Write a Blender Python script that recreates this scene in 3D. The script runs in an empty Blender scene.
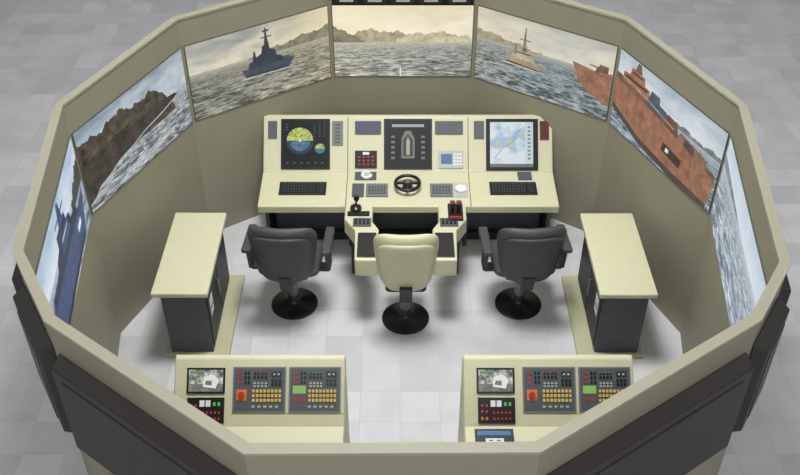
import bpy, math, random
from mathutils import Vector, Matrix
random.seed(4)
SC=bpy.context.scene
SC.view_settings.view_transform='Standard'
SC.view_settings.look='None'
R=3.0; WH=2.56
# ---------------------------------------------------------------- camera
cam=bpy.data.cameras.new('camera'); co=bpy.data.objects.new('camera',cam); SC.collection.objects.link(co)
co.location=(0,-2.064*R,2.161*R); co.rotation_euler=(math.pi/2-math.radians(38.7),0,0)
cam.lens=36*937/800; cam.sensor_width=36; cam.clip_end=200
SC.camera=co
# ---------------------------------------------------------------- materials
def lin(c):
    r=[]
    for x in c:
        x=x/255.0
        r.append(x/12.92 if x<=0.04045 else ((x+0.055)/1.055)**2.4)
    return (r[0],r[1],r[2],1.0)
MC={}
def mat(name,col,rough=0.5,metal=0.0,var=0.06,emit=0.0,scale=12.0,bump=0.0):
    if name in MC: return MC[name]
    m=bpy.data.materials.new(name); m.use_nodes=True
    nt=m.node_tree; b=nt.nodes['Principled BSDF']
    L=lin(col)
    b.inputs['Roughness'].default_value=rough; b.inputs['Metallic'].default_value=metal
    if emit>0:
        b.inputs['Base Color'].default_value=(L[0]*.2,L[1]*.2,L[2]*.2,1)
        b.inputs['Emission Color'].default_value=L; b.inputs['Emission Strength'].default_value=emit
    else:
        tc=nt.nodes.new('ShaderNodeTexCoord'); n=nt.nodes.new('ShaderNodeTexNoise'); n.inputs['Scale'].default_value=scale
        n.inputs['Detail'].default_value=4
        nt.links.new(tc.outputs['Object'],n.inputs['Vector'])
        r=nt.nodes.new('ShaderNodeValToRGB')
        r.color_ramp.elements[0].position=.3; r.color_ramp.elements[1].position=.7
        r.color_ramp.elements[0].color=tuple(x*(1-var) for x in L[:3])+(1,)
        r.color_ramp.elements[1].color=tuple(min(1,x*(1+var)) for x in L[:3])+(1,)
        nt.links.new(n.outputs['Fac'],r.inputs['Fac']); nt.links.new(r.outputs['Color'],b.inputs['Base Color'])
        if bump>0:
            bp=nt.nodes.new('ShaderNodeBump'); bp.inputs['Strength'].default_value=bump; bp.inputs['Distance'].default_value=.002
            n2=nt.nodes.new('ShaderNodeTexNoise'); n2.inputs['Scale'].default_value=250
            nt.links.new(tc.outputs['Object'],n2.inputs['Vector']); nt.links.new(n2.outputs['Fac'],bp.inputs['Height']); nt.links.new(bp.outputs['Normal'],b.inputs['Normal'])
    MC[name]=m; return m
def tex_emit(name,c1,c2,scale=6,stretch=(1,1,1),lo=.36,hi=.66,seed=0):
    if name in MC: return MC[name]
    m=bpy.data.materials.new(name); m.use_nodes=True; nt=m.node_tree; b=nt.nodes['Principled BSDF']
    tc=nt.nodes.new('ShaderNodeTexCoord'); mp=nt.nodes.new('ShaderNodeMapping'); mp.inputs['Scale'].default_value=stretch; mp.inputs['Location'].default_value=(seed,seed*1.7,0)
    n=nt.nodes.new('ShaderNodeTexNoise'); n.inputs['Scale'].default_value=scale; n.inputs['Detail'].default_value=9; n.inputs['Roughness'].default_value=.68
    nt.links.new(tc.outputs['Object'],mp.inputs[0]); nt.links.new(mp.outputs[0],n.inputs['Vector'])
    r=nt.nodes.new('ShaderNodeValToRGB'); r.color_ramp.elements[0].position=lo; r.color_ramp.elements[1].position=hi
    r.color_ramp.elements[0].color=lin(c1); r.color_ramp.elements[1].color=lin(c2)
    nt.links.new(n.outputs['Fac'],r.inputs['Fac']); nt.links.new(r.outputs['Color'],b.inputs['Emission Color'])
    b.inputs['Emission Strength'].default_value=.95; b.inputs['Base Color'].default_value=(.02,.02,.02,1)
    MC[name]=m; return m
WALL=mat('wall_olive_paint',(150,147,126),.55,var=.03,scale=2)
TRIM=mat('rim_cream_paint',(170,167,145),.5,var=.03)
CREAM=mat('console_cream_paint',(203,200,167),.45,var=.02)
CREAM2=mat('console_cream_shade',(186,184,152),.45,var=.02)
SEAM=mat('seam_dark',(95,95,80),.6)
DARK=mat('dark_grey_paint',(66,70,74),.45,var=.05)
DARK2=mat('charcoal_paint',(38,40,44),.5)
BLACK=mat('black_plastic',(16,16,18),.35)
SHELL=mat('projector_housing',(56,51,49),.55,var=.05)
LEATH=mat('chair_dark_vinyl',(62,62,65),.5,var=.08,bump=.4)
CVIN=mat('chair_cream_vinyl',(196,194,160),.45,var=.02,bump=.2)
METAL=mat('stem_metal',(130,132,136),.3,.7)
PANEL=mat('grey_panel',(112,116,116),.45)
PANELD=mat('grey_panel_dark',(78,84,88),.45)
SLATE=mat('slate_panel',(66,72,90),.4)
WHITE=mat('white_plastic',(225,225,222),.4)
LGREY=mat('light_grey_plastic',(176,180,178),.4)
RED=mat('red_button',(176,44,38),.4); ORANGE=mat('orange_button',(215,120,50),.4)
YEL=mat('yellow_button',(214,184,84),.4); GREEN=mat('green_lamp',(70,190,70),.4,emit=.8)
REDL=mat('red_lamp',(200,50,40),.4,emit=.75)
def E(name,c): return mat(name,c,.3,emit=1.0)
# floor
def floor_mat():
    m=bpy.data.materials.new('floor_tiles'); m.use_nodes=True; nt=m.node_tree; b=nt.nodes['Principled BSDF']
    tc=nt.nodes.new('ShaderNodeTexCoord')
    def brick(c1,c2,mo,w,ms):
        br=nt.nodes.new('ShaderNodeTexBrick'); br.offset=0; br.squash=1
        br.inputs['Color1'].default_value=c1; br.inputs['Color2'].default_value=c2; br.inputs['Mortar'].default_value=mo
        br.inputs['Scale'].default_value=1; br.inputs['Mortar Size'].default_value=ms; br.inputs['Brick Width'].default_value=w; br.inputs['Row Height'].default_value=w
        nt.links.new(tc.outputs['Object'],br.inputs['Vector']); return br
    br=brick((.55,.55,.56,1),(.675,.675,.69,1),(.55,.55,.56,1),.36,.004)
    n=nt.nodes.new('ShaderNodeTexNoise'); n.inputs['Scale'].default_value=2.5; n.inputs['Detail'].default_value=8
    nt.links.new(tc.outputs['Object'],n.inputs['Vector'])
    mr=nt.nodes.new('ShaderNodeMapRange'); mr.inputs['To Min'].default_value=.80; mr.inputs['To Max'].default_value=1.18
    nt.links.new(n.outputs['Fac'],mr.inputs['Value'])
    mx=nt.nodes.new('ShaderNodeVectorMath'); mx.operation='SCALE'
    nt.links.new(br.outputs['Color'],mx.inputs[0]); nt.links.new(mr.outputs['Result'],mx.inputs['Scale'])
    nt.links.new(mx.outputs['Vector'],b.inputs['Base Color']); b.inputs['Roughness'].default_value=.42
    return m
FLOOR=floor_mat()
# ---------------------------------------------------------------- mesh helpers
def empty(name,loc=(0,0,0)):
    o=bpy.data.objects.new(name,None); o.location=loc; o.empty_display_size=.1; SC.collection.objects.link(o); return o
def mesh(name,vs,fs,m,parent=None,bevel=0,smooth=False,seg=2,uv=None,rel=True):
    me=bpy.data.meshes.new(name)
    L=Vector(parent.location) if (parent is not None and rel) else Vector((0,0,0))
    me.from_pydata([tuple(Vector(v)-L) for v in vs],[],fs)
    if uv:
        l=me.uv_layers.new(name='UVMap')
        for p in me.polygons:
            for li in p.loop_indices: l.data[li].uv=uv[me.loops[li].vertex_index]
    me.validate(); me.update()
    import bmesh
    if len(fs)>1:
        b=bmesh.new(); b.from_mesh(me); bmesh.ops.recalc_face_normals(b,faces=b.faces); b.to_mesh(me); b.free()
    me.materials.append(m)
    o=bpy.data.objects.new(name,me); SC.collection.objects.link(o)
    if parent is not None: o.parent=parent
    if smooth:
        for p in me.polygons: p.use_smooth=True
    if bevel>0:
        md=o.modifiers.new('bevel','BEVEL'); md.width=bevel; md.segments=seg; md.limit_method='ANGLE'; md.angle_limit=math.radians(40)
    return o
BF=[(0,1,2,3),(4,7,6,5),(0,4,5,1),(1,5,6,2),(2,6,7,3),(3,7,4,0)]
def box(name,x0,x1,y0,y1,z0,z1,m,parent=None,bevel=0):
    vs=[(x0,y0,z0),(x1,y0,z0),(x1,y1,z0),(x0,y1,z0),(x0,y0,z1),(x1,y0,z1),(x1,y1,z1),(x0,y1,z1)]
    return mesh(name,vs,BF,m,parent,bevel)
def prism_x(name,prof,x0,x1,m,parent=None,bevel=0):
    n=len(prof)
    vs=[(x0,y,z) for y,z in prof]+[(x1,y,z) for y,z in prof]
    fs=[tuple(range(n)),tuple(range(2*n-1,n-1,-1))]+[(i,(i+1)%n,n+(i+1)%n,n+i) for i in range(n)]
    return mesh(name,vs,fs,m,parent,bevel)
def prism_z(name,pl,z0,z1,m,parent=None,bevel=0,seg=2):
    n=len(pl)
    z0s=z0 if isinstance(z0,list) else [z0]*n; z1s=z1 if isinstance(z1,list) else [z1]*n
    vs=[(p[0],p[1],z0s[i]) for i,p in enumerate(pl)]+[(p[0],p[1],z1s[i]) for i,p in enumerate(pl)]
    fs=[tuple(range(n)),tuple(range(2*n-1,n-1,-1))]+[(i,(i+1)%n,n+(i+1)%n,n+i) for i in range(n)]
    return mesh(name,vs,fs,m,parent,bevel,seg=seg)
def lathe(name,prof,c,m,parent=None,n=32,smooth=True,axis=None):
    vs=[];fs=[]
    M=axis or Matrix.Identity(3)
    for r,z in prof:
        for i in range(n):
            a=2*math.pi*i/n; vs.append(tuple(Vector(c)+M@Vector((r*math.cos(a),r*math.sin(a),z))))
    k=len(prof)
    for j in range(k-1):
        for i in range(n):
            fs.append((j*n+i,j*n+(i+1)%n,(j+1)*n+(i+1)%n,(j+1)*n+i))
    fs.append(tuple(range(n))[::-1]); fs.append(tuple((k-1)*n+i for i in range(n)))
    o=mesh(name,vs,fs,m,parent,smooth=smooth)
    if smooth:
        md=o.modifiers.new('es','EDGE_SPLIT'); md.split_angle=math.radians(35)
    return o
def tube(name,pts,r,m,parent=None,n=10,closed=False):
    vs=[];fs=[];P=[Vector(p) for p in pts];k=len(P)
    for j in range(k):
        if closed: t=P[(j+1)%k]-P[j-1]
        else: t=P[min(j+1,k-1)]-P[max(j-1,0)]
        t.normalize(); a=Vector((0,0,1)) if abs(t.z)<.9 else Vector((1,0,0))
        u=t.cross(a).normalized(); w=t.cross(u)
        for i in range(n):
            q=2*math.pi*i/n; vs.append(tuple(P[j]+u*math.cos(q)*r+w*math.sin(q)*r))
    for j in range(k if closed else k-1):
        for i in range(n):
            a=j*n+i;b=j*n+(i+1)%n;c2=((j+1)%k)*n+(i+1)%n;d=((j+1)%k)*n+i
            fs.append((a,b,c2,d))
    if not closed: fs.append(tuple(range(n))); fs.append(tuple((k-1)*n+i for i in range(n))[::-1])
    return mesh(name,vs,fs,m,parent,smooth=True)
class Fr:
    """surface frame: origin O, along U, up V, outward normal N (metres)"""
    def __init__(s,O,U,V):
        s.O=Vector(O); s.U=Vector(U).normalized(); s.V=Vector(V).normalized(); s.N=s.U.cross(s.V)
    def p(s,u,v,n=0): return s.O+s.U*u+s.V*v+s.N*n
    def bv(s,u0,u1,v0,v1,n0,n1):
        return [s.p(u0,v0,n0),s.p(u1,v0,n0),s.p(u1,v1,n0),s.p(u0,v1,n0),s.p(u0,v0,n1),s.p(u1,v0,n1),s.p(u1,v1,n1),s.p(u0,v1,n1)]
    def box(s,name,u0,u1,v0,v1,m,parent,n0=-.002,n1=.008,bevel=0):
        return mesh(name,s.bv(u0,u1,v0,v1,n0,n1),BF,m,parent,bevel)
    def boxes(s,name,rects,m,parent,n0=-.002,n1=.008):
        vs=[];fs=[]
        for r in rects:
            k=len(vs); vs+=s.bv(*r,n0,n1); fs+=[tuple(i+k for i in f) for f in BF]
        return mesh(name,vs,fs,m,parent)
    def grid(s,name,u0,u1,v0,v1,nu,nv,m,parent,n0=.004,n1=.012,gap=.3):
        du=(u1-u0)/nu; dv=(v1-v0)/nv
        return s.boxes(name,[(u0+i*du+du*gap/2,u0+(i+1)*du-du*gap/2,v0+j*dv+dv*gap/2,v0+(j+1)*dv-dv*gap/2) for i in range(nu) for j in range(nv)],m,parent,n0,n1)
    def disc(s,name,u,v,r,m,parent,n0=0,n1=.01,seg=28,a0=0,a1=360):
        full=(a1-a0)>=360
        pts=[(u+r*math.cos(math.radians(a0+(a1-a0)*i/seg)),v+r*math.sin(math.radians(a0+(a1-a0)*i/seg))) for i in range(seg if full else seg+1)]
        if not full: pts.append((u,v))
        return s.poly(name,pts,m,parent,n0,n1)
    def poly(s,name,pts,m,parent,n0=0,n1=.002):
        n=len(pts)
        vs=[s.p(a,b,n0) for a,b in pts]+[s.p(a,b,n1) for a,b in pts]
        fs=[tuple(range(n)),tuple(range(2*n-1,n-1,-1))]+[(i,(i+1)%n,n+(i+1)%n,n+i) for i in range(n)]
        return mesh(name,vs,fs,m,parent)
# ---------------------------------------------------------------- floor
mesh('floor',[(-16,-10,0),(16,-10,0),(16,22,0),(-16,22,0)],[(0,1,2,3)],FLOOR)
# ---------------------------------------------------------------- ring of walls (clockwise, seen from inside left->right)
RV=[(-2.09,-2.08),(-2.48,-1.45),(-2.74,.40),(-2.10,1.97),(-.736,2.909),(.796,2.909),(2.12,1.97),(2.75,.40),(2.46,-1.57),(2.13,-2.07),(.71,-3.04),(-.79,-3.05)]
names=['west_south','west','west_north','north_west','north','north_east','east_north','east','east_south','south_east','south','south_west']
N=len(RV)
def off(i,d):
    a=Vector(RV[i-1]);b=Vector(RV[i]);c2=Vector(RV[(i+1)%N])
    e1=(b-a).normalized(); e2=(c2-b).normalized()
    n1=Vector((-e1.y,e1.x)); n2=Vector((-e2.y,e2.x))
    k=(n1+n2); k=k/k.dot(n1)
    return b+k*d
def skin_mat(name,h,sky0,sky1,sea0,sea1,seed,asp,cloud=.35,glow=None):
    m=bpy.data.materials.new(name); m.use_nodes=True; nt=m.node_tree; b=nt.nodes['Principled BSDF']; nd=nt.nodes; lk=nt.links
    def math_(op,a,b2=None):
        n=nd.new('ShaderNodeMath'); n.operation=op
        for i,x in enumerate((a,b2)):
            if x is None: continue
            if isinstance(x,(int,float)): n.inputs[i].default_value=x
            else: lk.new(x,n.inputs[i])
        return n.outputs[0]
    def clamp(x): return math_('MINIMUM',math_('MAXIMUM',x,0.0),1.0)
    def mix(f,a,b2):
        n=nd.new('ShaderNodeMix'); n.data_type='RGBA'
        if isinstance(f,float): n.inputs['Factor'].default_value=f
        else: lk.new(f,n.inputs['Factor'])
        for i,x in ((6,a),(7,b2)):
            if isinstance(x,tuple): n.inputs[i].default_value=x
            else: lk.new(x,n.inputs[i])
        return n.outputs[2]
    def noise(vec,sc,det,ro,di=0):
        n=nd.new('ShaderNodeTexNoise'); n.inputs['Scale'].default_value=sc; n.inputs['Detail'].default_value=det; n.inputs['Roughness'].default_value=ro; n.inputs['Distortion'].default_value=di
        lk.new(vec,n.inputs['Vector']); return n.outputs['Fac']
    def comb(x,y,z):
        c=nd.new('ShaderNodeCombineXYZ'); lk.new(x,c.inputs[0]); lk.new(y,c.inputs[1]); c.inputs[2].default_value=z; return c.outputs[0]
    uv=nd.new('ShaderNodeUVMap'); sp=nd.new('ShaderNodeSeparateXYZ'); lk.new(uv.outputs[0],sp.inputs[0])
    u,v=sp.outputs[0],sp.outputs[1]
    d=math_('ADD',math_('MAXIMUM',math_('SUBTRACT',h,v),0.0),.09)
    yp=math_('DIVIDE',1.0,d); X=math_('MULTIPLY',math_('MULTIPLY',math_('SUBTRACT',u,.5),asp),yp)
    Y=math_('MULTIPLY',yp,2.8)
    swell=noise(comb(X,Y,seed),1.3,3,.5,.9)
    chop=noise(comb(X,Y,seed+9),4.2,9,.64,.6)
    wv=math_('ADD',math_('MULTIPLY',swell,.5),math_('MULTIPLY',chop,.5))
    f=clamp(math_('MULTIPLY',math_('SUBTRACT',wv,.43),6.5))
    dk=tuple(x*.42 for x in lin(sea0)[:3])+(1,)
    sea=mix(f,dk,lin(sea1))
    f2=clamp(math_('MULTIPLY',math_('SUBTRACT',chop,.42),4.5))
    sea=mix(.35,sea,mix(f2,lin(sea0),lin(sea1)))
    foam=clamp(math_('MULTIPLY',math_('SUBTRACT',chop,.59),12.0))
    sea=mix(math_('MULTIPLY',foam,.75),sea,lin(tuple(min(255,x+34) for x in sea1)))
    cl=comb(math_('MULTIPLY',u,asp),math_('MULTIPLY',v,2.6),seed+3)
    c2=noise(cl,2.0,8,.6,.4)
    t=math_('DIVIDE',math_('SUBTRACT',v,h),1-h)
    t=clamp(math_('ADD',math_('MULTIPLY',t,.7),math_('MULTIPLY',math_('SUBTRACT',c2,.42),cloud*6)))
    sky=mix(t,lin(sky0),lin(sky1))
    st=clamp(math_('MULTIPLY',math_('SUBTRACT',v,h),60.0))
    hz=math_('MULTIPLY',math_('POWER',math_('SUBTRACT',1.0,clamp(math_('SUBTRACT',h,v))),18.0),.4)
    sea=mix(hz,sea,lin(sky0))
    if glow:
        gu,gc,gs=glow
        g=clamp(math_('SUBTRACT',1.0,math_('MULTIPLY',math_('ABSOLUTE',math_('SUBTRACT',u,gu)),1.1)))
        g=math_('MULTIPLY',math_('MULTIPLY',g,g),gs)
        sky=mix(g,sky,lin(gc))
        sea=mix(math_('MULTIPLY',math_('MULTIPLY',g,.75),f2),sea,lin(gc))
    out=mix(st,sea,sky)
    lk.new(out,b.inputs['Emission Color']); b.inputs['Emission Strength'].default_value=.93
    b.inputs['Base Color'].default_value=(.02,.02,.02,1); b.inputs['Roughness'].default_value=.5
    return m
S0,S1=1.46,2.285
SCR={ # h, sky0(horizon), sky1(top), sea0, sea1
 0:(.55,(205,212,222),(150,170,195),(95,110,130),(190,200,208)),
 1:(.60,(222,230,240),(170,190,214),(70,92,126),(200,212,226)),
 2:(.56,(212,220,226),(128,146,162),(64,78,88),(204,211,214)),
 3:(.60,(232,224,200),(138,146,150),(70,74,70),(176,175,162)),
 4:(.50,(255,249,226),(230,218,186),(92,100,96),(198,202,194)),
 5:(.60,(230,224,204),(182,184,176),(62,78,86),(174,187,189)),
 6:(.64,(222,228,230),(160,178,194),(58,86,104),(192,207,216)),
 7:(.70,(222,229,236),(190,206,222),(106,132,156),(218,228,236)),
 8:(.6,(205,212,222),(150,170,195),(95,110,130),(190,200,208))}
GLOW={3:(1.0,(250,230,178),.7),4:(.15,(255,241,202),.55),5:(-.25,(250,230,184),.75)}
FR={}
for i in range(N):
    j=(i+1)%N
    a,b=RV[i],RV[j]; ao,bo=off(i,.05),off(j,.05)
    wo=prism_z('wall_'+names[i],[a,b,tuple(bo),tuple(ao)],0,WH,WALL,None)
    ai,bi=off(i,-.01),off(j,-.01); ao2,bo2=off(i,.06),off(j,.06)
    prism_z('trim_%d'%(i+1),[tuple(ai),tuple(bi),tuple(bo2),tuple(ao2)],WH,WH+.02,TRIM,None)
    U=Vector((b[0]-a[0],b[1]-a[1],0)); Lw=U.length
    F=Fr((a[0],a[1],0),U,(0,0,1)); FR[i]=(F,Lw)
    if i in SCR:
        h,k0,k1,s0,s1=SCR[i]
        P=empty('projection_screen',F.p(Lw/2,S0,.01))
        F.box('backing',.022,Lw-.022,S0-.008,S1+.008,SEAM,P,n0=.0,n1=.008)
        q=[F.p(.03,S0,.011),F.p(Lw-.03,S0,.011),F.p(Lw-.03,S1,.011),F.p(.03,S1,.011)]
        mesh('image',q,[(0,1,2,3)],skin_mat('seascape_%d'%i,h,k0,k1,s0,s1,i*7.3,(Lw-.06)/(S1-S0),glow=GLOW.get(i)),P,uv=[(0,0),(1,0),(1,1),(0,1)])
        FR[i]=(F,Lw,P)
    if i not in (10,):
        vs=[F.p(.03,1.48,-.05),F.p(Lw-.03,1.48,-.05),F.p(Lw-.03,2.33,-.05),F.p(.03,2.33,-.05),
            F.p(.06,1.54,-.15),F.p(Lw-.06,1.54,-.15),F.p(Lw-.06,2.29,-.15),F.p(.06,2.29,-.15)]
        mesh('screen_housing_casing',vs,BF,SHELL,wo,bevel=.01)
        F.box('screen_housing_cover',.14,Lw-.14,1.60,2.22,SHELL,wo,n0=-.158,n1=-.145,bevel=.004)
# screen pictures -----------------------------------------------------------
def pic(i,name,pts,col,layer=1,tex=True,k=.16):
    F,Lw,P=FR[i]; w=Lw-.06; hh=S1-S0
    if tex: m=tex_emit('img_%d_%d_%d'%col,tuple(int(x*(1-k)) for x in col),tuple(min(255,int(x*(1+k*.8)+4)) for x in col),11,seed=sum(col))
    else: m=E('imgf_%d_%d_%d'%col,col)
    F.poly(name,[(.03+u*w,S0+v*hh) for u,v in pts],m,P,n0=.0112+.0006*layer-.0004,n1=.0112+.0006*layer)
def ridge(u0,u1,base,fn,n=60):
    return [(u0,base)]+[(u0+(u1-u0)*k/n,fn(k/n)) for k in range(n+1)]+[(u1,base)]
def jag(t,s,a): return a*(math.sin(t*17+s)+.6*math.sin(t*41+s*2)+.4*math.sin(t*83+s*3)+.3*math.sin(t*151+s))
pic(4,'hills_far',ridge(0,.62,.49,lambda t:.52+.14*max(0,math.sin(math.pi*min(1,t*1.02)))**.7+jag(t,1,.02)),(170,162,136))
pic(4,'hills_far_b',ridge(.45,1,.49,lambda t:.53+.10*max(0,math.sin(math.pi*t))**.6+jag(t,4,.016)),(198,188,158),2)
pic(4,'headland',ridge(0,.22,.49,lambda t:.72-.20*t+jag(t,2,.01)),(134,128,104),3)
pic(4,'jackstaff',[(.478,.0),(.485,.0),(.485,.13),(.478,.13)],(230,230,225),3,False)
pic(3,'hills',ridge(.4,1,.59,lambda t:.60+.15*t**.8+jag(t,3,.015)),(134,130,110))
pic(5,'hills',ridge(0,.5,.59,lambda t:.72-.11*t+jag(t,3,.012)),(158,149,124))
pic(6,'hills',ridge(.3,1,.63,lambda t:.68+jag(t,5,.015)),(116,122,124))
pic(2,'cliff',ridge(0,.86,.36,lambda t:.80+.10*math.sin(t*3.1)-.14*t+jag(t,1,.03)-(.2*max(0,t-.85)/.15)),(64,55,46),k=.55)
pic(2,'cliff_shore',[(0,.10),(.06,.15),(.1,.22),(.2,.26),(.3,.33),(.42,.36),(.55,.42),(.7,.45),(.86,.5),(.9,.53),(.86,.56),(.7,.6),(.5,.58),(.3,.64),(.2,.6),(0,.66)],(48,42,37),2,k=.6)
pic(2,'cliff_vegetation',[(.05,.60),(.12,.67),(.2,.70),(.3,.69),(.4,.72),(.5,.70),(.6,.70),(.66,.67),(.7,.64),(.6,.63),(.5,.62),(.4,.64),(.3,.64),(.18,.61)],(70,64,48),3,k=.5)
pic(2,'surf',[(0,.085),(.06,.135),(.1,.205),(.2,.245),(.3,.315),(.42,.345),(.55,.405),(.7,.435),(.86,.485),(.9,.52),(.88,.505),(.7,.45),(.55,.42),(.42,.36),(.3,.33),(.2,.26),(.1,.22),(.06,.15),(0,.10)],(176,182,180),4)
def ship(i,parts,tf=None):
    for k,(nm,c,pts) in enumerate(parts):
        if tf: pts=[tf(*p) for p in pts]
        pic(i,nm,pts,c,5+k)
def rc(u0,u1,v0,v1): return [(u0,v0),(u1,v0),(u1,v1),(u0,v1)]
nav=(62,72,90); nav2=(44,52,66)
ship(3,[('frigate_hull',nav,[(.42,.36),(.70,.34),(.75,.46),(.72,.47),(.62,.45),(.40,.46)]),
 ('frigate_deckhouse',nav2,[(.44,.45),(.68,.45),(.66,.52),(.63,.54),(.62,.62),(.59,.64),(.58,.70),(.54,.70),(.53,.60),(.50,.58),(.49,.54),(.45,.53)]),
 ('frigate_mast',nav2,[(.55,.68),(.585,.68),(.575,.80),(.572,.91),(.564,.91),(.56,.80)]),
 ('frigate_yard',nav,rc(.535,.605,.79,.805)),('frigate_radar',nav,rc(.55,.59,.86,.885)),
 ('frigate_aft_mast',nav2,[(.47,.52),(.50,.52),(.49,.66),(.48,.66)]),
 ('frigate_gun',nav,[(.67,.46),(.70,.46),(.72,.50),(.67,.50)]),
 ('frigate_boot',(34,38,48),[(.42,.36),(.70,.34),(.71,.36),(.42,.38)]),
 ('frigate_wake',(200,200,190),[(.36,.345),(.70,.335),(.74,.345),(.70,.345),(.42,.36)])],
 tf=lambda u,v:((u-.56)*1.10+.53,(v-.36)*1.08+.36))
orc=(170,150,122); orc2=(122,108,94)
ship(5,[('patrol_ship_hull',orc,[(.29,.38),(.50,.36),(.54,.45),(.44,.44),(.28,.46)]),
 ('patrol_ship_deckhouse',(182,170,146),[(.31,.45),(.48,.45),(.46,.50),(.44,.56),(.41,.57),(.36,.58),(.35,.52),(.32,.51)]),
 ('patrol_ship_mast',orc2,[(.385,.56),(.415,.56),(.405,.70),(.402,.86),(.396,.86),(.39,.70)]),
 ('patrol_ship_yard',orc2,rc(.365,.435,.7,.715)),('patrol_ship_radar',orc,rc(.38,.42,.62,.64)),
 ('patrol_ship_boot',(96,72,60),[(.29,.38),(.50,.36),(.505,.38),(.288,.40)]),
 ('patrol_ship_windows',(60,62,66),rc(.35,.44,.53,.545)),
 ('patrol_ship_aft_mast',orc2,[(.335,.50),(.35,.50),(.345,.64),(.34,.64)]),
 ('patrol_ship_wake',(212,214,208),[(.24,.365),(.5,.35),(.55,.37),(.5,.362),(.28,.375)]),
 ('warship_bow',(150,106,80),[(.72,.66),(.77,.44),(.84,.32),(1,.20),(1,.64),(.92,.60),(.86,.62)]),('warship_gun',(116,84,68),[(.88,.60),(.97,.62),(.97,.71),(.91,.72),(.90,.68),(.84,.69),(.84,.675),(.89,.665)])],
 tf=lambda u,v:((u-.40)*1.12+.37,(v-.38)*1.08+.38) if u<.6 else (u,v))
br=(148,102,76); br2=(108,76,62); bl=(70,80,94)
ship(6,[('warship_hull',br,[(0,.24),(.3,.06),(.65,.0),(.96,.0),(.99,.42),(.7,.48),(.45,.62),(0,.70)]),
 ('warship_waterline',(66,60,62),[(0,.24),(.3,.06),(.65,.0),(.96,.0),(.965,.07),(.65,.08),(.3,.14),(0,.31)]),
 ('warship_deck',br2,[(0,.64),(.3,.60),(.6,.52),(.99,.40),(.98,.46),(.6,.58),(.3,.68),(0,.73)]),
 ('warship_bridge',br,[(.06,.68),(.34,.64),(.33,.78),(.28,.79),(.27,.88),(.14,.90),(.13,.80),(.07,.79)]),
 ('warship_mast',br2,[(.17,.89),(.24,.89),(.22,.995),(.19,.995)]),
 ('warship_deckhouse',bl,[(.32,.62),(.52,.57),(.51,.70),(.44,.72),(.43,.80),(.35,.81)]),
 ('warship_funnel',br2,[(.50,.57),(.64,.53),(.62,.68),(.52,.70)]),
 ('warship_hangar',(128,96,78),[(.63,.51),(.92,.42),(.90,.55),(.66,.62)]),
 ('warship_windows',(34,36,42),rc(.09,.31,.74,.765)),('warship_windows_b',(34,36,42),rc(.15,.26,.84,.86)),
 ('warship_port',(52,36,32),[(.52,.24),(.70,.20),(.71,.31),(.53,.35)]),('warship_port_light',(205,210,214),rc(.56,.59,.26,.31)),
 ('warship_frame_lines',(116,80,62),rc(.30,.304,.10,.60)),('warship_frame_lines_b',(116,80,62),rc(.78,.784,.04,.44)),
 ('warship_hangar_door',(76,66,64),[(.70,.50),(.80,.47),(.79,.56),(.70,.59)]),
 ('warship_rail',(206,190,170),[(.0,.735),(.3,.685),(.6,.585),(.6,.592),(.3,.692),(0,.742)])])
ship(7,[('distant_coast',(126,138,150),[(0,.70),(.5,.70),(.4,.74),(.2,.78),(0,.82)])])
nb=(58,76,116); nb2=(38,48,74)
ship(1,[('destroyer_hull',nb,[(.05,.0),(.84,.06),(.96,.46),(.60,.42),(.0,.44),(.0,.04)]),
 ('destroyer_boot',(34,36,52),[(.05,.0),(.84,.06),(.86,.11),(.0,.06)]),
 ('destroyer_deckhouse',nb2,[(.1,.42),(.80,.42),(.77,.54),(.66,.56),(.64,.66),(.58,.68),(.57,.78),(.38,.78),(.37,.66),(.30,.62),(.29,.54),(.12,.52)]),
 ('destroyer_bridge',nb,[(.40,.52),(.62,.52),(.60,.68),(.42,.68)]),
 ('destroyer_mast',nb,[(.44,.76),(.54,.76),(.51,.985),(.48,.985)]),('destroyer_yard',nb2,rc(.38,.60,.85,.87)),
 ('destroyer_windows',(170,190,215),rc(.44,.58,.62,.64)),('destroyer_hull_number',(200,208,220),[(.72,.26),(.80,.27),(.80,.34),(.72,.33)])])
pic(1,'coast',ridge(.72,1,.5,lambda t:.60+.2*t+jag(t,2,.02)),(66,64,58))
# instrument panel on the band above the centre screen
P=empty('overhead_instrument_panel',(.03,2.86,2.42))
box('case',-.70,.76,2.84,2.905,2.31,2.575,BLACK,P,.006)
F=Fr((0,2.84,2.31),(1,0,0),(0,0,1))
for k in range(5):
    F.box('gauge_%d'%(k+1),-.67+k*.29,-.43+k*.29,.03,.24,DARK2,P,n0=0,n1=.01)
    F.box('readout_%d'%(k+1),-.62+k*.29,-.48+k*.29,.045,.075,LGREY,P,n0=0,n1=.013)
    F.disc('dial_%d'%(k+1),-.55+k*.29,.16,.06,PANELD,P,n0=0,n1=.013)
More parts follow.
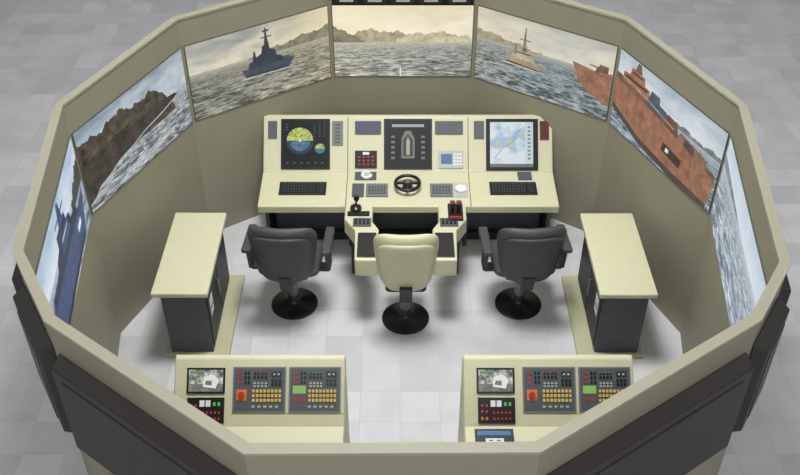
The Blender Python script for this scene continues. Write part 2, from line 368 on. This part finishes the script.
# ---------------------------------------------------------------- main bridge console
CX=.085
P=empty('bridge_console',(CX,2.0,0))
X0,X1=CX-1.54,CX+1.54
prism_x('housing',[(1.45,.765),(1.45,.68),(1.62,.62),(2.50,.62),(2.50,1.20),(2.46,1.24),(2.41,1.24),(2.02,.80)],X0,X1,CREAM,P,.012)
box('plinth',X0+.1,X1-.1,1.93,2.47,0,.63,DARK,P,.01)
box('toe_kick',X0+.06,X1-.06,1.86,2.0,.0,.10,DARK2,P,.005)
for k,x in enumerate((X0+.04,CX-.62,CX+.62,X1-.04)):
    box('leg_panel_%d'%(k+1),x-.02,x+.02,1.75,2.45,.0,.66,DARK,P,.004)
FP=Fr((0,2.02,.80),(1,0,0),(0,.39,.44)); SL=math.hypot(.39,.44)
FD=Fr((0,1.45,.765),(1,0,0),(0,.57,.035)); DL=.571
for k,x in enumerate((CX-.64,CX+.64)):
    FP.box('seam_upper_%d'%k,x-.004,x+.004,0,SL,SEAM,P,n1=.0025); FD.box('seam_desk_%d'%k,x-.004,x+.004,0,DL,SEAM,P,n1=.0025)
FP.box('hinge_line',X0,X1,-.004,.004,CREAM2,P,n1=.006)
def px(x): return (x-400)/94.0
def pv(y): return (170-y)/50.0*SL
def item(nm,x0,x1,y0,y1,m,n1=.01,n0=-.002): return FP.box(nm,px(x0),px(x1),pv(y1),pv(y0),m,P,n0=n0,n1=n1)
item('radar_display',281,330,122,168,BLACK,.012)
item('radar_picture',283,328,124,166,E('radar_bg',(8,10,14)),.014,.010)
cxr,cyr=px(300),pv(142)
FP.disc('radar_sea',cxr,cyr,.145,E('rad_green',(28,54,70)),P,.012,.0155)
FP.disc('radar_land',cxr,cyr,.14,tex_emit('rad_returns',(90,130,50),(206,206,84),34,lo=.38,hi=.58),P,.012,.0165,a0=0,a1=180)
FP.disc('radar_land_b',cxr,cyr,.11,tex_emit('rad_returns_blue',(24,56,90),(60,130,150),30),P,.012,.0175,a0=190,a1=350)
FP.disc('radar_own_ship',cxr,cyr,.012,WHITE,P,.012,.0185)
FP.disc('radar_inset',px(320),pv(149),.055,E('rad_blue2',(50,110,130)),P,.012,.0155)
FP.disc('radar_inset_land',px(320),pv(149),.05,tex_emit('rad_returns',(0,0,0),(0,0,0)),P,.012,.0165,a0=0,a1=180)
FP.grid('radar_text',px(312),px(327),pv(139),pv(126),3,6,E('rad_txt',(70,86,94)),P,.012,.0155,.7)
FP.grid('radar_text_l',px(284),px(290),pv(133),pv(126),1,3,E('rad_txt',(70,86,94)),P,.012,.0155,.6)
FP.grid('radar_text_b',px(284),px(326),pv(164),pv(160),6,1,E('rad_txt',(70,86,94)),P,.012,.0155,.7)
item('conning_display',384,432,122,168,BLACK,.012)
item('conning_picture',387,429,125,165,E('conn_bg',(24,26,28)),.014,.010)
item('conning_header',392,424,127,129.5,E('conn_h',(150,155,158)),.0155,.010)
u0=px(408);FP.poly('own_ship_outline',[(u0-.07,pv(158)),(u0+.07,pv(158)),(u0+.07,pv(140)),(u0+.03,pv(133)),(u0-.03,pv(133)),(u0-.07,pv(140))],E('conn_g',(112,112,105)),P,.012,.0155)
FP.poly('own_ship_deck',[(u0-.05,pv(156)),(u0+.05,pv(156)),(u0+.05,pv(141)),(u0,pv(136)),(u0-.05,pv(141))],E('conn_g2',(58,60,60)),P,.012,.0165)
FP.poly('own_ship_hull',[(u0-.018,pv(155)),(u0+.018,pv(155)),(u0+.02,pv(143)),(u0,pv(138)),(u0-.02,pv(143))],E('conn_g4',(160,156,144)),P,.012,.0175)
FP.disc('own_ship_gyro',u0,pv(149),.013,E('conn_g3',(190,140,60)),P,.012,.0185)
FP.grid('conning_values_l',px(389),px(397),pv(160),pv(136),1,5,E('conn_t',(105,111,113)),P,.012,.0155,.55)
FP.grid('conning_values_r',px(419),px(427),pv(160),pv(136),1,5,E('conn_t',(105,111,113)),P,.012,.0155,.55)
item('chart_display',486,538,122,169,BLACK,.012)
def chart():
    m=bpy.data.materials.new('chart_picture'); m.use_nodes=True; nt=m.node_tree; b=nt.nodes['Principled BSDF']
    tc=nt.nodes.new('ShaderNodeTexCoord'); n=nt.nodes.new('ShaderNodeTexNoise'); n.inputs['Scale'].default_value=6; n.inputs['Detail'].default_value=6
    nt.links.new(tc.outputs['Object'],n.inputs['Vector']); r=nt.nodes.new('ShaderNodeValToRGB'); r.color_ramp.interpolation='CONSTANT'
    e=r.color_ramp.elements; e[0].color=lin((222,231,236)); e[0].position=0; e[1].position=.48; e[1].color=lin((196,216,230))
    e2=e.new(.54); e2.color=lin((160,194,218)); e3=e.new(.62); e3.color=lin((204,200,158))
    nt.links.new(n.outputs['Fac'],r.inputs['Fac']); nt.links.new(r.outputs['Color'],b.inputs['Emission Color']); b.inputs['Emission Strength'].default_value=.84
    b.inputs['Base Color'].default_value=(.02,.02,.02,1)
    return m
item('chart_picture',490,533,125,163,chart(),.014,.010)
item('chart_sidebar',525,533,125,163,E('chart_side',(180,190,194)),.0155,.010)
FP.grid('chart_sidebar_text',px(526),px(532),pv(160),pv(128),1,9,E('chart_txt',(110,125,130)),P,.012,.0165,.5)
FP.poly('chart_route',[(px(494),pv(158)),(px(503),pv(148)),(px(511),pv(144)),(px(521),pv(130)),(px(521.4),pv(130.3)),(px(511.3),pv(144.4)),(px(503.3),pv(148.4)),(px(494.4),pv(158.3))],E('chart_line',(120,110,130)),P,.012,.0155)
item('chart_toolbar',490,533,163,166,E('chart_bar',(96,104,108)),.0155,.010)
for nm,a,b_,c_,d_,m in (('blank_l',268,277,124,140,PANELD),('blank_l2',332,343,124,146,PANEL),('nameplate',355,381,124,136,SLATE),('nameplate_r',435,463,124,136,PANELD),
   ('blank_r',474,484,124,140,PANELD),('alarm_panel_r',540,549,124,141,mat('maroon_panel',(84,30,34),.4)),('vhf_unit',355,377,151,167,BLACK),('phone_unit',438,463,151,167,LGREY)):
    item(nm,a,b_,c_,d_,m,.012)
FP.grid('slots_l2',px(333),px(342),pv(145),pv(126),1,6,PANELD,P,.008,.014,.4)
FP.grid('vhf_buttons',px(357),px(375),pv(165),pv(155),4,3,REDL,P,.008,.018,.6)
FP.grid('vhf_lcd',px(362),px(370),pv(155),pv(152),1,1,WHITE,P,.008,.018,.2)
FP.box('phone_lcd',px(441),px(452),pv(163),pv(154),E('lcd_blue',(84,110,150)),P,n0=.008,n1=.015)
FP.grid('phone_keys',px(453),px(462),pv(165),pv(153),3,4,WHITE,P,.008,.018,.3)
def dx(x): return (x-400)/96.5
def dv(y): return (207-y)/35.0*DL
def ditem(nm,x0,x1,y0,y1,m,n1=.012,bev=0): return FD.box(nm,dx(x0),dx(x1),dv(y1),dv(y0),m,P,n1=n1,bevel=bev)
for nm,a,b_ in (('keyboard_l',279,326),('keyboard_r',490,537)):
    ditem(nm,a,b_,184,196,BLACK,.022,.004)
    FD.grid(nm+'_keys',dx(a+2),dx(b_-11),dv(195),dv(185),12,4,PANELD,P,.02,.028,.55)
    FD.grid(nm+'_numpad',dx(b_-9),dx(b_-2),dv(195),dv(185),3,4,PANELD,P,.02,.028,.55)
ditem('switch_panel',352,364,185,198,PANELD,.012); ditem('telegraph_panel',366,388,185,198,PANEL,.012)
FD.grid('telegraph_keys',dx(368),dx(386),dv(196),dv(187),6,3,PANELD,P,.01,.018,.3)
ditem('helm_panel',430,453,185,198,PANEL,.012); FD.grid('helm_keys',dx(432),dx(451),dv(196),dv(187),6,3,PANELD,P,.01,.018,.3)
ditem('trackball_plate',354,376,173,181,PANELD,.012)
FD.disc('compass_rose',dx(366),dv(177),.06,WHITE,P,0,.03); FD.disc('compass_hub',dx(366),dv(177),.03,LGREY,P,0,.034); FD.disc('compass_lamp',dx(370),dv(176),.014,GREEN,P,0,.036)
FD.disc('mouse',dx(461),dv(191),.06,WHITE,P,0,.03); ditem('mouse_pad',454,468,184,198,LGREY,.008,.003)
ditem('sensor_plate',520,534,173,181,PANELD,.012)
# steering wheel
hc=FD.p(dx(407.5),dv(189),.07); M=Matrix((FD.U,FD.V,FD.N)).transposed()
tube('wheel_rim',[hc+FD.U*.125*math.cos(a)+FD.V*.125*math.sin(a) for a in [2*math.pi*k/36 for k in range(36)]],.018,BLACK,P,closed=True)
lathe('wheel_boss',[(.055,-.07),(.05,-.02),(.045,.01),(.015,.015)],hc,BLACK,P,axis=M)
lathe('wheel_cap',[(.028,.012),(.026,.02)],hc,METAL,P,axis=M)
for k,a in enumerate((math.radians(0),math.radians(180),math.radians(270))):
    tube('wheel_spoke_%d'%k,[hc,hc+FD.U*.12*math.cos(a)+FD.V*.12*math.sin(a)],.016,BLACK,P)
# ---------------------------------------------------------------- helm pods beside the centre chair
def pod(sgn,cx,kind):
    P=empty('helm_armrest_console',(cx+sgn*.35,1.1,0))
    def X(d): return cx+sgn*d
    zt=.80
    top=[(X(.61),1.43),(X(.33),1.43),(X(.33),1.16),(X(.265),1.04),(X(.265),.56),(X(.485),.56),(X(.50),1.02),(X(.61),1.20)]
    prism_z('body',top,[.62,.62,.62,.60,.60,.60,.60,.62],[zt]*8,CREAM,P,.015)
    box('support_column',min(X(.36),X(.56)),max(X(.36),X(.56)),1.28,1.42,0,.62,DARK2,P,.01)
    box('screen_frame',min(X(.285),X(.465)),max(X(.285),X(.465)),.60,.97,zt-.01,zt+.010,DARK2,P,.004)
    box('touch_screen',min(X(.30),X(.45)),max(X(.30),X(.45)),.62,.95,zt+.008,zt+.014,BLACK,P)
    box('switch_block',min(X(.34),X(.52)),max(X(.34),X(.52)),1.07,1.20,zt-.002,zt+.01,PANELD,P)
    for k in range(4): box('switch_%d'%k,min(X(.36+.04*k),X(.38+.04*k)),max(X(.36+.04*k),X(.38+.04*k)),1.10,1.17,zt+.005,zt+.025,BLACK,P)
    c0=(X(.50),1.36,zt)
    if kind=='joystick':
        lathe('lever_base',[(.06,0),(.055,.03),(.03,.045),(.02,.05)],c0,BLACK,P)
        tube('stick',[(c0[0],c0[1],zt+.03),(c0[0]+.01,c0[1]-.01,zt+.13)],.012,METAL,P)
        lathe('knob',[(.015,0),(.028,.02),(.03,.04),(.02,.06),(.005,.065)],(c0[0]+.01,c0[1]-.01,zt+.11),BLACK,P)
        box('lever_plate',X(.58) if sgn<0 else X(.36),X(.36) if sgn<0 else X(.58),1.24,1.31,zt-.002,zt+.012,BLACK,P)
    else:
        for k in (-1,1):
            box('throttle_arm_%d'%k,c0[0]+k*.03-.018,c0[0]+k*.03+.018,1.27,1.31,zt,zt+.12,BLACK,P,.005)
            box('throttle_grip_%d'%k,c0[0]+k*.032-.026,c0[0]+k*.032+.026,1.255,1.325,zt+.10,zt+.14,DARK2,P,.008)
            box('throttle_stripe_%d'%k,c0[0]+k*.032-.027,c0[0]+k*.032+.027,1.280,1.298,zt+.105,zt+.145,RED,P,.002)
        box('throttle_quadrant',c0[0]-.075,c0[0]+.075,1.16,1.42,zt-.002,zt+.03,BLACK,P,.006)
        box('throttle_scale',c0[0]-.06,c0[0]+.06,1.18,1.205,zt+.028,zt+.033,RED,P)
pod(-1,.055,'joystick'); pod(1,.055,'throttle')
# ---------------------------------------------------------------- chairs
def pad(name,w0,w1,h,th,curve,M,m,parent,nu=20,nt=20,px_=5):
    vs=[];fs=[]
    def ww(t):
        q=abs(2*t-1); return (w0+(w1-w0)*t)*(1-q**px_)**(1/px_) if q<1 else 0
    for side in (1,-1):
        for j in range(nt+1):
            tt=.5-.5*math.cos(math.pi*j/nt)
            for i in range(nu+1):
                u=-math.cos(math.pi*i/nu)
                w=ww(tt)/2
                pr=max(0,(1-abs(u)**4))**.5*max(0,(1-abs(2*tt-1)**6))**.5
                y=curve*(u*w)**2*4 + side*th/2*pr
                vs.append(M@Vector((u*w,y,tt*h)))
    k=(nu+1)*(nt+1)
    for s_ in (0,1):
        for j in range(nt):
            for i in range(nu):
                a=s_*k+j*(nu+1)+i; q=(a,a+1,a+nu+2,a+nu+1); fs.append(q if s_==0 else q[::-1])
    o=mesh(name,vs,fs,m,parent,smooth=True)
    import bmesh
    b=bmesh.new(); b.from_mesh(o.data); bmesh.ops.remove_doubles(b,verts=b.verts,dist=.0008); bmesh.ops.recalc_face_normals(b,faces=b.faces); b.to_mesh(o.data); b.free()
    return o
def chair(x,y,rot,m,w=.60,arms=True,sw=None,dz=0,bh=.66,dyb=0):
    P=empty('helmsman_chair',(x,y,0)); Rz=Matrix.Rotation(rot,4,'Z')
    T=Matrix.Translation((x,y,0))@Rz
    sw=sw or w*.94
    def W3(p): return T@Vector((p[0],p[1],p[2]+dz))
    lathe('base_disc',[(.235,0),(.235,.015),(.20,.035),(.09,.07),(.065,.10),(.06,.14)],(x,y,0),BLACK,P)
    lathe('stem',[(.05,.12),(.05,.30),(.04,.31),(.04,.44+dz)],(x,y,0),METAL,P)
    pad('seat_cushion',sw,sw*1.02,.54,.13,0,T@Matrix.Translation((0,-.22,.52+dz))@Matrix.Rotation(-math.pi/2+.03,4,'X'),m,P,px_=6)
    vs=[W3(v) for v in [(-.17,-.18,.43),(.17,-.18,.43),(.17,.2,.43),(-.17,.2,.43),(-.2,-.2,.48),(.2,-.2,.48),(.2,.24,.48),(-.2,.24,.48)]]
    mesh('seat_pan',vs,BF,DARK2,P,.01)
    pad('backrest',w*.80,w*1.06,bh,.13,.16,T@Matrix.Translation((0,-.25+dyb,.50+dz))@Matrix.Rotation(.16,4,'X'),m,P,px_=5)
    pad('backrest_shell',w*.68,w*.93,bh-.10,.06,.16,T@Matrix.Translation((0,-.325+dyb,.53+dz))@Matrix.Rotation(.16,4,'X'),m,P,px_=5)
    vs=[W3(v) for v in [(-.06,-.32,.42),(.06,-.32,.42),(.06,-.1,.42),(-.06,-.1,.42),(-.06,-.38,.62),(.06,-.38,.62),(.06,-.30,.62),(-.06,-.30,.62)]]
    mesh('back_bracket',vs,BF,DARK2,P,.01)
    if arms:
        for s_ in (-1,1):
            xx=s_*(w/2+.055); sd='l' if s_<0 else 'r'
            vs=[W3(v) for v in [(xx-.045,-.20,.76),(xx+.045,-.20,.76),(xx+.045,.20,.74),(xx-.045,.20,.74),(xx-.045,-.22,.82),(xx+.045,-.22,.82),(xx+.045,.22,.80),(xx-.045,.22,.80)]]
            mesh('armrest_'+sd,vs,BF,m,P,.018)
            vs=[W3(v) for v in [(xx-.02,-.08,.48),(xx+.02,-.08,.48),(xx+.02,.06,.48),(xx-.02,.06,.48),(xx-.02,-.14,.77),(xx+.02,-.14,.77),(xx+.02,.02,.77),(xx-.02,.02,.77)]]
            mesh('arm_post_'+sd,vs,BF,DARK2,P,.005)
            lo,hi=min(xx,s_*.15),max(xx,s_*.15)
            vs=[W3(v) for v in [(lo,-.06,.45),(hi,-.06,.45),(hi,.04,.45),(lo,.04,.45),(lo,-.06,.49),(hi,-.06,.49),(hi,.04,.49),(lo,.04,.49)]]
            mesh('arm_bracket_'+sd,vs,BF,DARK2,P,.004)
chair(-1.07,.82,math.radians(-3),LEATH,dz=.05,w=.65,bh=.70)
chair(1.20,.82,math.radians(3),LEATH,dz=.05,w=.65,bh=.70)
chair(.055,.61,0,CVIN,w=.60,arms=False,sw=.40,dz=.08,bh=.73,dyb=.05)
# ---------------------------------------------------------------- side tables
def table(x0,x1,s,yo):
    cx=(x0+x1)/2
    P=empty('chart_cabinet',(cx,.65,0))
    box('top',x0,x1,.03+yo,1.24+yo,.80,.85,CREAM,P,.01)
    box('cabinet',x0+.06,x1-.05,.10+yo,1.16+yo,.04,.80,DARK,P,.008)
    box('base_plate',x0+(.0 if s<0 else -.10),x1+(.10 if s<0 else 0),.06+yo,1.22+yo,0,.045,CREAM2,P,.006)
    xs=(x1-.05) if s<0 else (x0+.06)
    sg=1 if s<0 else -1
    def sb(nm,y0,y1,z0,z1,t,m): box(nm,min(xs,xs+sg*t),max(xs,xs+sg*t),y0+yo,y1+yo,z0,z1,m,P)
    sb('door_near',.14,.62,.10,.76,.012,DARK2); sb('door_far',.64,1.12,.10,.76,.012,DARK2)
    sb('label',.20,.32,.42,.62,.016,WHITE); sb('label_text',.215,.305,.5,.515,.018,DARK2)
    sb('handle',.57,.60,.35,.55,.03,METAL)
table(-2.235,-1.725,-1,.0); table(1.79,2.31,1,-.01)
# ---------------------------------------------------------------- rear consoles
def cctv():
    return tex_emit('cctv_picture',(60,64,62),(214,214,206),16,lo=.40,hi=.60)
def rear(xo):
    P=empty('engine_control_console',(xo-1.1,-1.3,0))
    x0,x1=-1.78+xo,-.435+xo
    prism_x('housing',[(-1.90,.72),(-1.90,.64),(-1.8,.60),(-.93,.60),(-.93,1.06),(-.96,1.10),(-1.00,1.10),(-1.40,.75)],x0,x1,CREAM,P,.012)
    box('plinth',x0+.06,x1-.06,-1.5,-.96,0,.61,DARK,P,.01)
    for k,x in enumerate((x0,x1-.04)): box('leg_panel_%d'%k,x,x+.04,-1.85,-.95,0,.62,CREAM2,P,.004)
    G=Fr((0,-1.40,.75),(1,0,0),(0,.40,.35)); S=math.hypot(.40,.35)
    def gx(x): return (x-400)/127.0+xo
    def gv(y): return (426-y)/69.0*S
    def it(nm,a,b_,c_,d_,m,n1=.01,n0=-.002): return G.box(nm,gx(a),gx(b_),gv(d_),gv(c_),m,P,n0=n0,n1=n1)
    it('camera_display',187,225,367,393,BLACK,.012)
    it('camera_picture',189,223,369,391,cctv(),.014,.01)
    it('picture_deck',189,223,383,391,tex_emit('cam_deck',(70,74,70),(130,130,124),14),.0150,.01)
    G.poly('picture_machine',[(gx(203),gv(386)),(gx(216),gv(388)),(gx(219),gv(379)),(gx(214),gv(374)),(gx(204),gv(376))],E('mach',(206,204,196)),P,.01,.0160)
    G.poly('picture_crane',[(gx(205),gv(384)),(gx(212),gv(385)),(gx(212),gv(380)),(gx(206),gv(380))],E('mach2',(96,104,104)),P,.01,.0165)
    it('picture_status',190,199,370,373,E('grn',(90,130,70)),.0160,.01)
    it('alarm_panel',188,225,397,423,BLACK,.012)
    G.grid('alarm_lcd',gx(200),gx(212),gv(407),gv(399),2,1,WHITE,P,.01,.018,.2)
    G.grid('alarm_red',gx(190),gx(199),gv(414),gv(402),2,2,REDL,P,.01,.018,.6)
    G.grid('alarm_buttons',gx(202),gx(222),gv(421),gv(409),5,2,REDL,P,.01,.018,.65)
    G.grid('alarm_green',gx(213),gx(222),gv(407),gv(400),2,1,GREEN,P,.01,.018,.5)
    G.grid('alarm_orange',gx(190),gx(199),gv(421),gv(415),2,1,ORANGE,P,.01,.018,.5)
    for q,(a,b_) in enumerate(((233,286),(289,341))):
        it('key_panel_%d'%q,a,b_,366,412,PANEL,.012); it('key_panel_edge_%d'%q,a+1.5,b_-1.5,367.5,410.5,PANELD,.0135,.01)
        G.grid('yellow_keys_%d'%q,gx(a+19),gx(b_-4),gv(402),gv(388),8,3,YEL,P,.012,.022,.38)
        G.grid('white_keys_%d'%q,gx(a+20),gx(b_-18),gv(387),gv(381),4,2,LGREY,P,.012,.02,.45)
        G.grid('dark_keys_%d'%q,gx(b_-15),gx(b_-4),gv(386),gv(378),3,2,BLACK,P,.012,.02,.3)
        G.grid('meter_keys_%d'%q,gx(b_-15),gx(b_-4),gv(377),gv(370),2,1,DARK2,P,.012,.02,.2)
        G.grid('meter_faces_%d'%q,gx(b_-14),gx(b_-5),gv(376),gv(371),2,1,LGREY,P,.012,.021,.6)
        G.grid('red_keys_%d'%q,gx(a+4),gx(a+10),gv(384),gv(370),1,3,RED,P,.012,.02,.5)
        G.grid('grey_keys_%d'%q,gx(a+11),gx(a+18),gv(384),gv(370),2,3,BLACK,P,.012,.02,.4)
        G.grid('top_keys_%d'%q,gx(a+20),gx(b_-18),gv(379),gv(370),4,2,BLACK,P,.012,.02,.4)
        G.grid('lamp_row_%d'%q,gx(a+20),gx(b_-18),gv(373),gv(370.5),6,1,GREEN if q else REDL,P,.012,.022,.6)
        G.grid('bottom_labels_%d'%q,gx(a+18),gx(b_-6),gv(408),gv(404),5,1,LGREY,P,.012,.018,.5)
    G.box('stop_button_plate',gx(237),gx(247),gv(400),gv(389),ORANGE,P,n0=.01,n1=.018); G.disc('stop_button',gx(242),gv(394.5),.026,RED,P,.01,.034)
    G.box('lcd_green',gx(293),gx(306),gv(393),gv(385),E('lcd_green',(120,160,80)),P,n0=.01,n1=.018)
    G.grid('lcd_keys',gx(293),gx(306),gv(402),gv(396),3,1,RED,P,.01,.018,.4)
rear(0)
rear(2.28)
P=bpy.data.objects['engine_control_console.001']
Gd=Fr((0,-1.90,.72),(1,0,0),(0,.5,.03))
Gd.box('desk_display',.58,.88,.22,.47,BLACK,P,n1=.012)
Gd.box('desk_display_bar',.60,.86,.41,.45,E('bar_blue',(50,110,150)),P,n0=.01,n1=.0145)
Gd.box('desk_display_form',.66,.80,.30,.38,E('form_w',(204,206,204)),P,n0=.01,n1=.0145)
Gd.grid('desk_display_lines',.67,.79,.31,.37,2,3,E('form_l',(60,70,80)),P,.012,.016,.5)
# ---------------------------------------------------------------- light
def area(name,loc,size,pw,rot=(0,0,0),col=(1,1,1)):
    l=bpy.data.lights.new(name,'AREA'); l.shape='DISK'; l.size=size; l.energy=pw; l.color=col
    o=bpy.data.objects.new(name,l); o.location=loc; o.rotation_euler=rot; SC.collection.objects.link(o); return o
area('ceiling_lamp',(0,.3,8.5),2.4,350)
area('hall_fill',(0,9,10),8,230)
area('hall_fill',(0,-10,8),5,400,rot=(math.radians(58),0,0))  # unseen fill added behind the camera, brightens outer side of the near walls
area('hall_fill',(-8,0,8),4,110); area('hall_fill',(8,0,8),4,110)
l=bpy.data.lights.new('ceiling_spot','SPOT'); l.energy=950; l.spot_size=math.radians(50); l.spot_blend=.7; l.shadow_soft_size=.8
o=bpy.data.objects.new('ceiling_spot',l); o.location=(0,.3,8.6); SC.collection.objects.link(o)
w=bpy.data.worlds.new('hall_ambient'); SC.world=w; w.use_nodes=True
bg=w.node_tree.nodes['Background']; bg.inputs[0].default_value=(.96,.97,1,1); bg.inputs[1].default_value=.20
